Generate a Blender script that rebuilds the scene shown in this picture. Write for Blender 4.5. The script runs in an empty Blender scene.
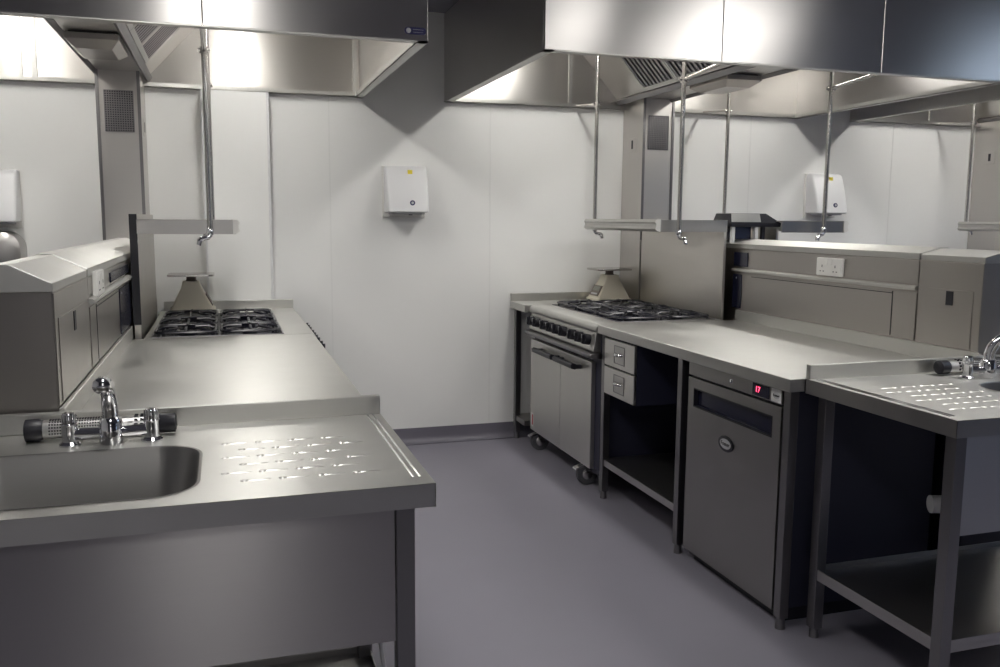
import bpy, bmesh, math, random
from mathutils import Vector
PI = math.pi
random.seed(4)
S = bpy.context.scene
COL = S.collection
ORG = {}

# ------------------------------------------------------------------ materials
def node_mat(name):
    m = bpy.data.materials.new(name); m.use_nodes = True
    nt = m.node_tree
    return m, nt, nt.nodes['Principled BSDF']

def plain(name, col, rough=.5, metal=0., spec=.5, noise=0., scale=8., bump=0., bscale=200., coat=0.):
    m, nt, b = node_mat(name)
    b.inputs['Base Color'].default_value = (*col, 1)
    b.inputs['Roughness'].default_value = rough
    b.inputs['Metallic'].default_value = metal
    b.inputs['Specular IOR Level'].default_value = spec
    b.inputs['Coat Weight'].default_value = coat
    tc = nt.nodes.new('ShaderNodeTexCoord')
    if noise:
        n = nt.nodes.new('ShaderNodeTexNoise'); n.inputs['Scale'].default_value = scale; n.inputs['Detail'].default_value = 5
        nt.links.new(tc.outputs['Object'], n.inputs['Vector'])
        mx = nt.nodes.new('ShaderNodeMix'); mx.data_type = 'RGBA'
        mx.inputs['A'].default_value = (*[c*(1-noise) for c in col], 1)
        mx.inputs['B'].default_value = (*[min(1, c*(1+noise)) for c in col], 1)
        nt.links.new(n.outputs['Fac'], mx.inputs['Factor']); nt.links.new(mx.outputs['Result'], b.inputs['Base Color'])
    if bump:
        n2 = nt.nodes.new('ShaderNodeTexNoise'); n2.inputs['Scale'].default_value = bscale
        nt.links.new(tc.outputs['Object'], n2.inputs['Vector'])
        bp = nt.nodes.new('ShaderNodeBump'); bp.inputs['Strength'].default_value = bump; bp.inputs['Distance'].default_value = .002
        nt.links.new(n2.outputs['Fac'], bp.inputs['Height']); nt.links.new(bp.outputs['Normal'], b.inputs['Normal'])
    return m

def steel(name, col=(.60, .58, .555), rough=.3, aniso=.6, grain=(3, 3, 220), tangent=(.05, 0, 1), smudge=.03, bump=0):
    """brushed stainless steel: reflections streak across the grain"""
    m, nt, b = node_mat(name)
    b.inputs['Metallic'].default_value = 1
    b.inputs['Anisotropic'].default_value = aniso
    tc = nt.nodes.new('ShaderNodeTexCoord')
    mp = nt.nodes.new('ShaderNodeMapping'); mp.inputs['Scale'].default_value = grain
    nt.links.new(tc.outputs['Object'], mp.inputs['Vector'])
    g = nt.nodes.new('ShaderNodeTexNoise'); g.inputs['Scale'].default_value = 1; g.inputs['Detail'].default_value = 4
    nt.links.new(mp.outputs['Vector'], g.inputs['Vector'])
    s = nt.nodes.new('ShaderNodeTexNoise'); s.inputs['Scale'].default_value = 4.5; s.inputs['Detail'].default_value = 6
    s.inputs['Roughness'].default_value = .65
    nt.links.new(tc.outputs['Object'], s.inputs['Vector'])
    mr = nt.nodes.new('ShaderNodeMapRange'); mr.inputs['From Min'].default_value = .3; mr.inputs['From Max'].default_value = .7
    mr.inputs['To Min'].default_value = rough - smudge; mr.inputs['To Max'].default_value = rough + smudge
    nt.links.new(s.outputs['Fac'], mr.inputs['Value']); nt.links.new(mr.outputs['Result'], b.inputs['Roughness'])
    mx = nt.nodes.new('ShaderNodeMix'); mx.data_type = 'RGBA'
    mx.inputs['A'].default_value = (*[c*.985 for c in col], 1); mx.inputs['B'].default_value = (*[c*1.015 for c in col], 1)
    nt.links.new(g.outputs['Fac'], mx.inputs['Factor']); nt.links.new(mx.outputs['Result'], b.inputs['Base Color'])
    cx = nt.nodes.new('ShaderNodeCombineXYZ')
    for k in range(3): cx.inputs[k].default_value = tangent[k]
    nt.links.new(cx.outputs[0], b.inputs['Tangent'])
    if bump:
        bp = nt.nodes.new('ShaderNodeBump'); bp.inputs['Strength'].default_value = bump; bp.inputs['Distance'].default_value = .001
        nt.links.new(g.outputs['Fac'], bp.inputs['Height']); nt.links.new(bp.outputs['Normal'], b.inputs['Normal'])
    return m

def emit(name, col, strength):
    m, nt, b = node_mat(name)
    b.inputs['Base Color'].default_value = (.8, .8, .8, 1)
    b.inputs['Emission Color'].default_value = (*col, 1); b.inputs['Emission Strength'].default_value = strength
    return m

M = {
 'hood': steel('hood_steel', (.58, .565, .55), .305, .75, smudge=.015),
 'hood_in': steel('hood_inner_steel', (.62, .60, .57), .33, .6, smudge=.02),
 'top': steel('worktop_steel', (.60, .595, .57), .40, .6, grain=(3, 200, 60), tangent=(.03, 1, .02), smudge=.05),
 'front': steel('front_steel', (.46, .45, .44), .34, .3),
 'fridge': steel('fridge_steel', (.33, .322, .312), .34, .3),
 'charcoal': plain('charcoal_panel', (.022, .023, .045), .5),  # navy tint puts the bluish tone of the shadows into the colour
 'oven': steel('oven_steel', (.60, .59, .565), .42, .3),
 'spine': steel('spine_steel', (.41, .388, .365), .34, .3),
 'splash': steel('splashback_steel', (.60, .575, .545), .36, .3),
 'column': steel('column_steel', (.58, .56, .54), .35, .4),
 'tube': steel('leg_steel', (.25, .243, .25), .34, .2, bump=0),
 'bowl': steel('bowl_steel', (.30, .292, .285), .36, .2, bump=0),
 'panel_stained': steel('stained_steel', (.50, .485, .48), .315, .9, smudge=.02, bump=0),
 'chrome': plain('chrome', (.78, .78, .80), .07, 1),
 'rib': plain('pressed_steel', (.66, .65, .63), .30, 1),
 'pipe': plain('pipe_steel', (.62, .60, .58), .22, 1),
 'tubeshine': plain('polished_tube', (.80, .79, .77), .3, 1),
 'black': plain('black_plastic', (.012, .012, .018), .4),
 'gloss': plain('dark_gloss_panel', (.012, .013, .032), .18),
 'iron': plain('cast_iron', (.014, .014, .024), .26, 0, .8),
 'dark_in': plain('dark_cavity', (.012, .012, .02), .8),
 'wall': plain('wall_cladding', (.85, .85, .835), .38, 0, .4, noise=.012, scale=1.2),
 'joint': plain('cladding_joint', (.81, .81, .795), .4),
 'floor': plain('vinyl_floor', (.235, .225, .268), .42, 0, .4, noise=.06, scale=3, bump=.12, bscale=500),
 'skirt': plain('vinyl_skirting', (.165, .157, .19), .42, 0, .4),
 'ceil': plain('ceiling_board', (.21, .21, .25), .8),
 'farwall': plain('far_wall_paint', (.13, .125, .15), .7),
 'door_glass': emit('lit_door_pane', (1, .97, .95), .9),
 'glass': emit('added_blue_pane', (.45, .60, .9), 1.2),  # blue glow of the added, unseen window
 'white': plain('white_plastic', (.72, .72, .73), .35),
 'white2': plain('white_socket_plastic', (.78, .77, .74), .35),
 'cream': plain('cream_plastic', (.74, .69, .57), .4),
 'cream_dark': plain('label_brown', (.16, .13, .11), .5),
 'lcd': plain('grey_display', (.30, .30, .27), .2),
 'yellow': plain('yellow_sticker', (.75, .62, .06), .5),
 'navy': plain('navy_badge', (.02, .02, .09), .4),
 'silver': plain('silver_print', (.45, .45, .46), .4),
 'blackprint': plain('black_print', (.02, .02, .02), .5),
 'paper': plain('white_label', (.72, .72, .70), .6),
 'red': plain('red_print', (.45, .06, .07), .5),
 'rubber': plain('castor_rubber', (.10, .10, .11), .6),
 'greyplastic': plain('grey_waste_pipe', (.42, .42, .43), .45),
 'led': emit('red_display', (1, .02, .10), 3.0),
 'lamp_warm': emit('hood_lamp_glow', (1, .975, .925), 34),
 'lamp': emit('ceiling_lamp_glow', (1, .975, .94), 11),
 'lamp_back': emit('aisle_lamp_glow', (1, .975, .95), 12),
 'lamp_cool': emit('ceiling_lamp_cool_glow', (.62, .78, 1), 11),
}

# ------------------------------------------------------------------ mesh builder
class MB:
    def __init__(self, xc=0., s=1.):
        self.bm = bmesh.new(); self.xc = xc; self.s = s
    def P(self, p): return Vector((self.xc + self.s*p[0], p[1], p[2]))
    def v(self, p): return self.bm.verts.new(self.P(p))
    def face(self, vs):
        try: return self.bm.faces.new(vs)
        except ValueError: return None
    def box(self, x0, x1, y0, y1, z0, z1):
        a = [self.v(p) for p in ((x0,y0,z0),(x1,y0,z0),(x1,y1,z0),(x0,y1,z0),(x0,y0,z1),(x1,y0,z1),(x1,y1,z1),(x0,y1,z1))]
        for f in ((0,3,2,1),(4,5,6,7),(0,1,5,4),(1,2,6,5),(2,3,7,6),(3,0,4,7)): self.face([a[i] for i in f])
        return self
    def loops(self, rings, cap0=True, cap1=True, closed=True):
        vr = [[self.v(p) for p in r] for r in rings]
        n = len(vr[0])
        for A, B in zip(vr, vr[1:]):
            for i in range(n if closed else n-1):
                j = (i+1) % n; self.face([A[i], A[j], B[j], B[i]])
        if cap0: self.face(vr[0][::-1])
        if cap1: self.face(vr[-1])
        return vr
    def prism(self, pts, axis, a, b):
        k = 'xyz'.index(axis)
        def mk(t):
            r = []
            for p in pts:
                q = list(p); q.insert(k, t); r.append(tuple(q))
            return r
        self.loops([mk(a), mk(b)]); return self
    def tube(self, pts, r, n=14, cap=True, r_end=None):
        pts = [Vector(p) for p in pts]; rings = []; up = None
        for i, p in enumerate(pts):
            d = (pts[min(i+1, len(pts)-1)] - pts[max(i-1, 0)]).normalized()
            if up is None:
                up = Vector((0,0,1)) if abs(d.z) < .9 else Vector((1,0,0))
            u = (up - d*up.dot(d)).normalized(); w = d.cross(u); up = u
            rr = r if r_end is None else r + (r_end-r)*i/(len(pts)-1)
            rings.append([tuple(p + u*math.cos(2*PI*k/n)*rr + w*math.sin(2*PI*k/n)*rr) for k in range(n)])
        self.loops(rings, cap, cap); return self
    def cyl(self, p0, p1, r, n=20, r2=None): return self.tube([p0, p1], r, n, True, r2)
    def lathe(self, prof, c, axis='z', n=24):
        """prof: (radius, height) pairs"""
        rings = []
        for r, t in prof:
            R = []
            for k in range(n):
                a, b = max(r, 1e-5)*math.cos(2*PI*k/n), max(r, 1e-5)*math.sin(2*PI*k/n)
                R.append({'z': (c[0]+a, c[1]+b, c[2]+t), 'x': (c[0]+t, c[1]+a, c[2]+b), 'y': (c[0]+a, c[1]+t, c[2]+b)}[axis])
            rings.append(R)
        self.loops(rings); return self
    def blob(self, c, rx, ry, rz, n=12, m=6, half=False):
        rings = []
        lo = 0 if half else -PI/2
        for i in range(m+1):
            t = lo + (PI/2-lo)*i/m
            cr, sr = max(math.cos(t), 1e-4), math.sin(t)
            rings.append([(c[0]+rx*cr*math.cos(2*PI*k/n), c[1]+ry*cr*math.sin(2*PI*k/n), c[2]+rz*sr) for k in range(n)])
        self.loops(rings); return self
    def build(self, name, mat, parent=None, org=None, bevel=0., smooth=False, kind=None, seg=2):
        bm = self.bm
        bmesh.ops.recalc_face_normals(bm, faces=bm.faces[:])
        o3 = Vector(org) if org is not None else Vector((0,0,0))
        if parent is not None: o3 = ORG[parent.name]
        bmesh.ops.translate(bm, verts=bm.verts[:], vec=-o3)
        me = bpy.data.meshes.new(name); bm.to_mesh(me); bm.free()
        o = bpy.data.objects.new(name, me); COL.objects.link(o)
        me.materials.append(M[mat] if isinstance(mat, str) else mat)
        if smooth:
            for p in me.polygons: p.use_smooth = True
            try: me.set_sharp_from_angle(angle=math.radians(40))
            except Exception: pass
        if bevel:
            bv = o.modifiers.new('edge', 'BEVEL'); bv.width = bevel; bv.segments = seg; bv.limit_method = 'ANGLE'; bv.angle_limit = math.radians(40)
        if parent is not None: o.parent = parent
        else: o.location = o3
        ORG[o.name] = o3
        if kind: o['kind'] = kind
        return o

def thing(name, label, cat, loc, group=None):
    o = bpy.data.objects.new(name, None); COL.objects.link(o)
    o.location = loc; o.empty_display_size = .1
    ORG[o.name] = Vector(loc)
    tag(o, label, cat, group); return o
def tag(o, label, cat, group=None):
    o['label'] = label; o['category'] = cat
    if group: o['group'] = group
    return o
def dup(root, loc, rotz=0., label=None, group=None):
    r = root.copy(); COL.objects.link(r); r.location = loc; r.rotation_euler = (0, 0, rotz)
    if label: r['label'] = label
    if group: r['group'] = group
    for ch in list(root.children):
        c = ch.copy(); COL.objects.link(c); c.parent = r
        for g in list(ch.children):
            d = g.copy(); COL.objects.link(d); d.parent = c
    return r

def rrect(x0, x1, y0, y1, r, n=6):
    pts = []
    for cx, cy, a0 in ((x1-r, y1-r, 0), (x0+r, y1-r, PI/2), (x0+r, y0+r, PI), (x1-r, y0+r, 1.5*PI)):
        for k in range(n+1):
            a = a0 + PI/2*k/n; pts.append((cx+r*math.cos(a), cy+r*math.sin(a)))
    return pts

def text(body, size, mat, parent, loc, rot, name='lettering', depth=.0006, xs=1.):
    cu = bpy.data.curves.new(name, 'FONT'); cu.body = body; cu.size = size; cu.align_x = 'CENTER'; cu.align_y = 'CENTER'; cu.extrude = depth
    tmp = bpy.data.objects.new('tmp', cu); COL.objects.link(tmp)
    dg = bpy.context.evaluated_depsgraph_get(); dg.update()
    me = bpy.data.meshes.new_from_object(tmp.evaluated_get(dg))
    bpy.data.objects.remove(tmp); bpy.data.curves.remove(cu)
    o = bpy.data.objects.new(name, me); COL.objects.link(o); me.materials.clear(); me.materials.append(M[mat])
    o.parent = parent; o.location = Vector(loc) - ORG[parent.name]; o.rotation_euler = rot; o.scale = (xs, 1, 1)
    return o
R_NX = (PI/2, 0, -PI/2)      # upright lettering read from -X
R_NY = (PI/2, 0, 0)          # upright lettering read from -Y

# ------------------------------------------------------------------ the room
W = 5.346; CEIL = 2.66; XL, XR, YN = -2.7, 7.7, -4.2
MB().box(XL, XR, YN, W+.12, -.06, 0).build('floor', 'floor', kind='structure')
MB().box(XL, XR, YN, W+.12, CEIL, CEIL+.06).build('ceiling', 'ceil', kind='structure')
MB().box(XL-.1, XR+.1, W, W+.12, 0, CEIL).build('wall_back', 'wall', kind='structure')
MB().box(XL-.1, XL, YN, W, 0, CEIL).build('wall_left', 'wall', kind='structure')
MB().box(XR, XR+.1, YN, W, 0, CEIL).build('wall_right', 'wall', kind='structure')
MB().box(XL-.1, XR+.1, YN-.1, YN, 0, CEIL).build('wall_front', 'farwall', kind='structure')
b = MB()
pr = [(W-.0005, 0), (W-.0005, .1), (W-.006, .1), (W-.006, .045)] + [(W-.006-.04*(1-math.cos(t)), .045-.04*math.sin(t)) for t in (.3, .6, .9, 1.2, PI/2)] + [(W-.046, .0005)]
b.prism(pr, 'x', XL, XR)
b.build('baseboard_back', 'skirt', kind='structure', smooth=True)
b = MB()
for x in (.62, 1.62, 3.5, -1.9, 4.7): b.box(x-.004, x+.004, W-.0015, W+.01, .1, CEIL)
b.build('trim_1', 'joint', kind='structure')
fr = MB()
for q in ((-4.1, -3.1, .95, 1.0), (-4.1, -3.1, 2.25, 2.3), (-4.1, -4.05, 1.0, 2.25), (-3.15, -3.1, 1.0, 2.25), (-3.62, -3.58, 1.0, 2.25)): fr.box(XR-.05, XR-.001, *q)
wn = fr.build('added_window_1', 'white', kind='structure')  # unseen window, added to give the right-hand steel its bluish reflections
m = MB(); m.box(XR-.03, XR-.02, -4.05, -3.15, 1.0, 2.25); m.build('pane', 'glass', wn)
fr = MB()
for q in ((-.50, -.44, 0, 2.12), (.44, .50, 0, 2.12), (-.44, .44, 2.06, 2.12), (-.44, .44, 0, .16)): fr.box(q[0], q[1], YN+.001, YN+.06, q[2], q[3])
dn = fr.build('door_1', 'white', kind='structure')
m = MB(); m.box(-.44, .44, YN+.02, YN+.03, .16, 2.06); m.build('pane', 'door_glass', dn)
m = MB(); m.cyl((.39, YN+.10, .98), (.39, YN+.10, 1.14), .01, 12); m.cyl((.39, YN+.03, .99), (.39, YN+.10, .99), .008, 10); m.cyl((.39, YN+.03, 1.13), (.39, YN+.10, 1.13), .008, 10); m.build('handle', 'pipe', dn, smooth=True)
# pipe boxing behind the left run, clad like the wall
b = MB(); b.box(-.092, .268, W-.1, W, 0, 2.128)
b.build('wall_boxing', 'wall', kind='structure', bevel=.003)
b = MB(); b.box(-.096, -.084, W-.104, W-.0995, 0, 2.128); b.box(.258, .272, W-.104, W-.0995, 0, 2.128); b.box(.268, .272, W-.1, W, 0, 2.128)
b.build('trim_2', 'white', kind='structure')

# ------------------------------------------------------------------ sink units
def sink_unit(xc, s, yf, yb, xe, label, apron='top'):
    x0 = -.34
    t = thing('sink_unit', label, 'sink', (xc+s*.3, (yf+yb)/2, 0), 'sink units at the near ends of the islands')
    zt = .9
    # worktop: top skin with a hole for the bowl, folded front edge, rear upstand
    bx0, bx1, by0, by1 = -.06, xe-.455, yf+.055, yb-.225
    m = MB(xc, s); bm = m.bm
    hole = rrect(bx0, bx1, by0, by1, .092, 8)
    outer = [(x0, yf), (xe, yf), (xe, yb), (x0, yb)]
    ov = [m.v((x, y, zt)) for x, y in outer]; hv = [m.v((x, y, zt)) for x, y in hole]
    ed = [bm.edges.new((ov[i], ov[(i+1) % 4])) for i in range(4)] + [bm.edges.new((hv[i], hv[(i+1) % len(hv)])) for i in range(len(hv))]
    bmesh.ops.triangle_fill(bm, use_beauty=True, use_dissolve=False, edges=ed)
    lip = .049
    top = m.build('worktop', 'top', t); m = MB(xc, s)
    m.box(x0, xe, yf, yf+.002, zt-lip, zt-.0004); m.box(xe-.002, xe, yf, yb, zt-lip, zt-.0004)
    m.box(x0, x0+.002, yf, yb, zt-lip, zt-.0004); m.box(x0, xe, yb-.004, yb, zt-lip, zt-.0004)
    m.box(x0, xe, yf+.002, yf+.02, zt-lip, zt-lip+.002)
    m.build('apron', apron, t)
    u = MB(xc, s); u.box(x0, xe, yb-.022, yb, zt, zt+.05); u.build('upstand', 'top', t, bevel=.003)
    # pressed drainer pattern and the two long ribs at the outer end
    d = MB(xc, s)
    for i in range(6):
        for j in range(4):
            cx = xe-.338 + .075*j - (.037 if i % 2 else 0); cy = yf+.12 + .062*i
            d.blob((cx, cy, zt-.0004), .027, .0045, .0022, 10, 4, True)
            d.blob((cx-.027, cy, zt-.0004), .009, .008, .0032, 10, 4, True)
    d.build('drainer_ribs', 'rib', t, smooth=True)
    d = MB(xc, s)
    for xx in (xe-.022, xe-.036):
        d.tube([(xx, yf+.045, zt), (xx, yb-.03, zt)], .0028, 8)
    d.build('edge_rib', 'chrome', t, smooth=True)
    # bowl
    k = MB(xc, s); rings = []
    for dz, ins, rr in ((.0012, -.006, .098), (.001, 0, .092), (-.004, .004, .089), (-.13, .016, .082), (-.160, .026, .075), (-.178, .05, .06), (-.184, .09, .04)):
        rings.append([(x, y, zt+dz) for x, y in rrect(bx0+ins, bx1-ins, by0+ins, by1-ins, rr, 8)])
    k.loops(rings, False, True); bw = k.build('bowl', 'bowl', t, smooth=True)
    k = MB(xc, s); k.lathe([(.036, 0), (.036, .003), (.028, .004), (.022, .0005)], ((bx0+bx1)/2, (by0+by1)/2, zt-.184)); k.build('drain', 'chrome', bw, smooth=True)
    # panels, legs, shelf
    p = MB(xc, s); p.box(x0+.03, xe-.0755, yf+.045, yf+.05, .555, zt-lip+.004); p.box(x0+.03, xe-.085, yf+.05, yf+.075, .555, .56)
    p.build('front_panel', 'panel_stained', t)
    for xx in (xe-.055, x0+.05):
        for yy in (yf+.052, yb-.045):
            l = MB(xc, s); l.box(xx-.019, xx+.019, yy-.019, yy+.019, .035, zt-lip+.002)
            lo = l.build('leg', 'tube', t, bevel=.002)
            l = MB(xc, s); l.cyl((xx, yy, 0), (xx, yy, .036), .017, 14, .013); l.build('foot', 'tube', lo, smooth=True)
    h = MB(xc, s); h.box(x0+.035, xe-.04, yf+.04, yb-.03, .228, .232)
    for q in ((x0+.035, xe-.04, yf+.04, yf+.044), (x0+.035, xe-.04, yb-.034, yb-.03), (xe-.044, xe-.04, yf+.04, yb-.03), (x0+.035, x0+.039, yf+.04, yb-.03)):
        h.box(*q, .212, .25)
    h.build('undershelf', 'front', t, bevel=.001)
    return t, (bx0, bx1, by0, by1)

XA, XB, XC3 = -.51, 2.71, 5.56
sA, bowlA = sink_unit(XA, 1, 1.65, 2.32, .90, 'steel sink unit in the foreground with drainer above a stained front panel')
sB, bowlB = sink_unit(XB, -1, 1.80, 2.44, .86, 'steel sink unit standing at the right edge with dotted drainer and open undershelf', 'front')  # same steel as the left apron, coloured darker to imitate its dark reflection
# thin hose under the left sink, grey waste elbow under the right sink
w = MB(XA, 1); w.tube([(.80, 1.80, .62), (.795, 1.79, .58), (.805, 1.785, .53), (.815, 1.785, .45), (.815, 1.79, .3), (.80, 1.8, .252)], .005, 10)
w.build('hose', 'greyplastic', sA, smooth=True)
w = MB(XB, -1); w.tube([(.20, 2.0, .70), (.20, 2.0, .55), (.215, 2.02, .52), (.25, 2.05, .515), (.49, 2.17, .515)], .024, 14)
w.tube([(.49, 2.17, .515), (.545, 2.19, .515)], .029, 16)
w.build('waste_pipe', 'greyplastic', sB, smooth=True)

def mixer_tap(xc, s, cx, cy, spout_dir, label):
    t = thing('mixer_tap', label, 'tap', (xc+s*cx, cy, .9), 'chrome mixer taps on the sinks')
    z = .9; hw = .088
    b = MB(xc, s)
    b.tube([(cx-hw, cy, z+.028), (cx-hw*.4, cy, z+.026), (cx+hw*.4, cy, z+.026), (cx+hw, cy, z+.028)], .0135, 16)
    b.lathe([(.024, .0), (.027, .008), (.027, .045), (.021, .058), (.016, .066)], (cx, cy, z), n=20)
    for k in (-1, 1):
        b.lathe([(.024, 0), (.024, .004), (.017, .010), (.017, .045), (.019, .05)], (cx+k*hw, cy, z), n=20)
    b.build('bridge', 'chrome', t, smooth=True)
    for k in (-1, 1):
        h = MB(xc, s); h.lathe([(.013, .046), (.0145, .050), (.0145, .072), (.012, .077), (.004, .079)], (cx+k*hw, cy, z), n=12)
        for q in range(6):
            a = q*PI/3
            h.cyl((cx+k*hw+.0135*math.cos(a), cy+.0135*math.sin(a), z+.051), (cx+k*hw+.0135*math.cos(a), cy+.0135*math.sin(a), z+.073), .0034, 8)
        h.build('handle', 'chrome', t, smooth=True)
    dx, dy = spout_dir
    pts = [(cx, cy, z+.03), (cx, cy, z+.06)]
    for i in range(1, 13):
        a = PI/2*i/12*1.06
        pts.append((cx+dx*.092*(1-math.cos(a)), cy+dy*.092*(1-math.cos(a)), z+.068+.088*math.sin(a)))
    b = MB(xc, s); b.tube(pts, .019, 18, True, .0155); b.lathe([(.024, .03), (.0265, .036), (.0265, .05), (.021, .062)], (cx, cy, z), n=20); sp = b.build('spout', 'chrome', t, smooth=True)
    e = pts[-1]
    q = (Vector(pts[-1])-Vector(pts[-2])).normalized(); e = Vector(e)
    b = MB(xc, s); b.tube([tuple(e-q*.008), tuple(e+q*.012)], .0185, 18); b.tube([tuple(e+q*.0118), tuple(e+q*.016)], .0185, 18, True, .011); b.build('aerator', 'chrome', sp, smooth=True)
    return t
mixer_tap(XA, 1, .247, 2.165, (-.02, -1), 'chrome mixer tap on the foreground sink, its spout pointing at the viewer')
mixer_tap(XB, -1, .232, 2.30, (-.75, -.66), 'chrome mixer tap with arched spout on the right-hand sink')

def overflow(xc, s, xa, xb, y, label):
    z = .9+.027; r = .022
    t = thing('overflow_tube', label, 'overflow tube', (xc+s*(xa+xb)/2, y, .9), 'perforated overflow tubes lying behind the taps')
    b = MB(xc, s); b.cyl((xa+.03, y, z), (xb-.03, y, z), r, 28)
    tb = b.build('tube', 'tubeshine', t, smooth=True)
    b = MB(xc, s)
    L = xb-xa
    for i in range(26):                       # rows of perforations, and three slots near one end
        x = xa+.055 + i*.0058
        for k in range(9):
            a = -.3 + k*.33
            c = (x, y-(r+.0002)*math.cos(a), z+(r+.0002)*math.sin(a))
            b.box(c[0]-.0017, c[0]+.0017, c[1]-.001, c[1]+.001, c[2]-.0017, c[2]+.0017)
    for x in (xb-.075, xb-.088):
        for k in range(5):
            a = -.3+k*.5
            c = (x, y-(r+.0002)*math.cos(a), z+(r+.0002)*math.sin(a)); b.box(c[0]-.004, c[0]+.004, c[1]-.0012, c[1]+.0012, c[2]-.0035, c[2]+.0035)
    b.build('perforation', 'black', tb)
    b = MB(xc, s); b.lathe([(.020, 0), (.026, .002), (.027, .03), (.022, .04)], (xa, y, z), 'x'); b.build('end_cap', 'black', t, smooth=True)
    b = MB(xc, s); b.lathe([(.022, -.002), (.0235, 0), (.0235, .034), (.016, .037)], (xb-.035, y, z), 'x'); b.build('end_cap', 'black', t, smooth=True)
overflow(XA, 1, .055, .385, 2.225, 'perforated steel overflow tube with black ends behind the foreground tap')
overflow(XB, -1, .04, .37, 2.375, 'perforated overflow tube lying behind the arched tap of the right-hand sink')

# ------------------------------------------------------------------ worktables
def table(xc, s, x0, xe, y0, y1, shelf, label, upst_back=None, up_side=True, cat='work table', xs=(.05, .04), ylegs=None):
    t = thing('work_table', label, cat, (xc+s*(x0+xe)/2, (y0+y1)/2, 0))
    z = .9; m = MB(xc, s)
    m.box(x0, xe, y0, y1, z-.045, z); m.build('worktop', 'top', t, bevel=.003)
    if up_side:
        m = MB(xc, s); m.box(x0, x0+.014, y0, y1, z, z+.056); m.build('upstand', 'top', t, bevel=.002)
    if upst_back:
        m = MB(xc, s); m.box(x0+.02, xe, y1-.02, y1, z, z+upst_back); m.build('upstand', 'top', t, bevel=.002)
    for xx in (x0+xs[0], xe-xs[1]):
        for yy in (ylegs or (y0+.04, y1-.03)):
            l = MB(xc, s); l.box(xx-.018, xx+.018, yy-.018, yy+.018, .04, z-.045); lo = l.build('leg', 'tube', t, bevel=.002)
            l = MB(xc, s); l.cyl((xx, yy, 0), (xx, yy, .041), .018, 14, .014); l.build('foot', 'tube', lo, smooth=True)
    if shelf:
        a, c, zz = shelf
        h = MB(xc, s); h.box(x0+.03, xe-.03, a, c, zz+.03, zz+.033); h.box(xe-.034, xe-.03, a, c, zz, zz+.034); h.box(x0+.03, x0+.034, a, c, zz, zz+.034)
        h.box(x0+.03, xe-.03, a, a+.004, zz, zz+.034); h.box(x0+.03, xe-.03, c-.004, c, zz, zz+.034)
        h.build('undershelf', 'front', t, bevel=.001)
    return t
CK0, CK1 = 4.025, 5.05
table(XA, 1, .1125, .89, 2.322, CK0-.003, (2.4, 3.98, .18), 'long steel worktable between the foreground sink and the far hob')
tR = table(XB, -1, .1125, .920, 2.442, CK0-.003, (3.235, 4.0, .175), 'long steel worktable over the fridge and drawers', ylegs=(2.482, 3.215, 3.993))
table(XA, 1, .16, .89, CK1+.003, W-.104, None, 'narrow steel filler table behind the left hob below the boxed wall', upst_back=.05, up_side=False, ylegs=(5.13,))
table(XB, -1, .18, .952, CK1+.003, W-.008, (5.12, 5.33, .12), 'narrow steel filler table between the range cooker and the rear wall', upst_back=.05, up_side=False, ylegs=(5.30,))

# drawers under the right worktable
t = thing('drawer_unit', 'pair of small steel drawers hung under the right worktable beside the cooker', 'drawer unit', (XB-.6, 3.85, .56))
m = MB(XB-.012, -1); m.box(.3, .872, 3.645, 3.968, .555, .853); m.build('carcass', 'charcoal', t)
for z0, z1 in ((.706, .84), (.560, .698)):
    m = MB(XB-.012, -1); m.box(.873, .888, 3.64, 3.972, z0, z1); d = m.build('drawer', 'oven', t, bevel=.002)
    zc, yc = (z0+z1)/2, 3.80
    m = MB(XB-.012, -1); m.box(.888, .8885, yc-.055, yc+.055, zc-.042, zc+.042); rc = m.build('recess_plate', 'front', d)
    m = MB(XB-.012, -1)
    for q in ((yc-.058, yc+.058, zc+.041, zc+.045), (yc-.058, yc+.058, zc-.045, zc-.041), (yc-.058, yc-.054, zc-.045, zc+.045), (yc+.054, yc+.058, zc-.045, zc+.045)):
        m.box(.888, .890, *q)
    m.build('recess_frame', 'tube', d)
    m = MB(XB-.012, -1); pts = [(.890+.018*math.sin(a), yc+.035*math.cos(a), zc+.004) for a in [PI*i/8 for i in range(9)]]
    m.tube(pts, .0075, 10); m.build('handle', 'chrome', d, smooth=True)

# ------------------------------------------------------------------ undercounter fridge
fy0, fy1, fx = 2.515, 3.145, .895
t = thing('undercounter_fridge', 'undercounter steel fridge with red digital display below the right worktable', 'fridge', (XB-.55, 2.84, 0))
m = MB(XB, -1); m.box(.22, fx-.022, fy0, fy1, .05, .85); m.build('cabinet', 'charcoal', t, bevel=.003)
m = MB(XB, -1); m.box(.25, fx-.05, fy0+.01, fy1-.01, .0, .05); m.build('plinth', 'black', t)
m = MB(XB, -1); m.box(fx-.021, fx, fy0, fy1, .796, .85); cp = m.build('control_panel', 'fridge', t, bevel=.0015)
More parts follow.
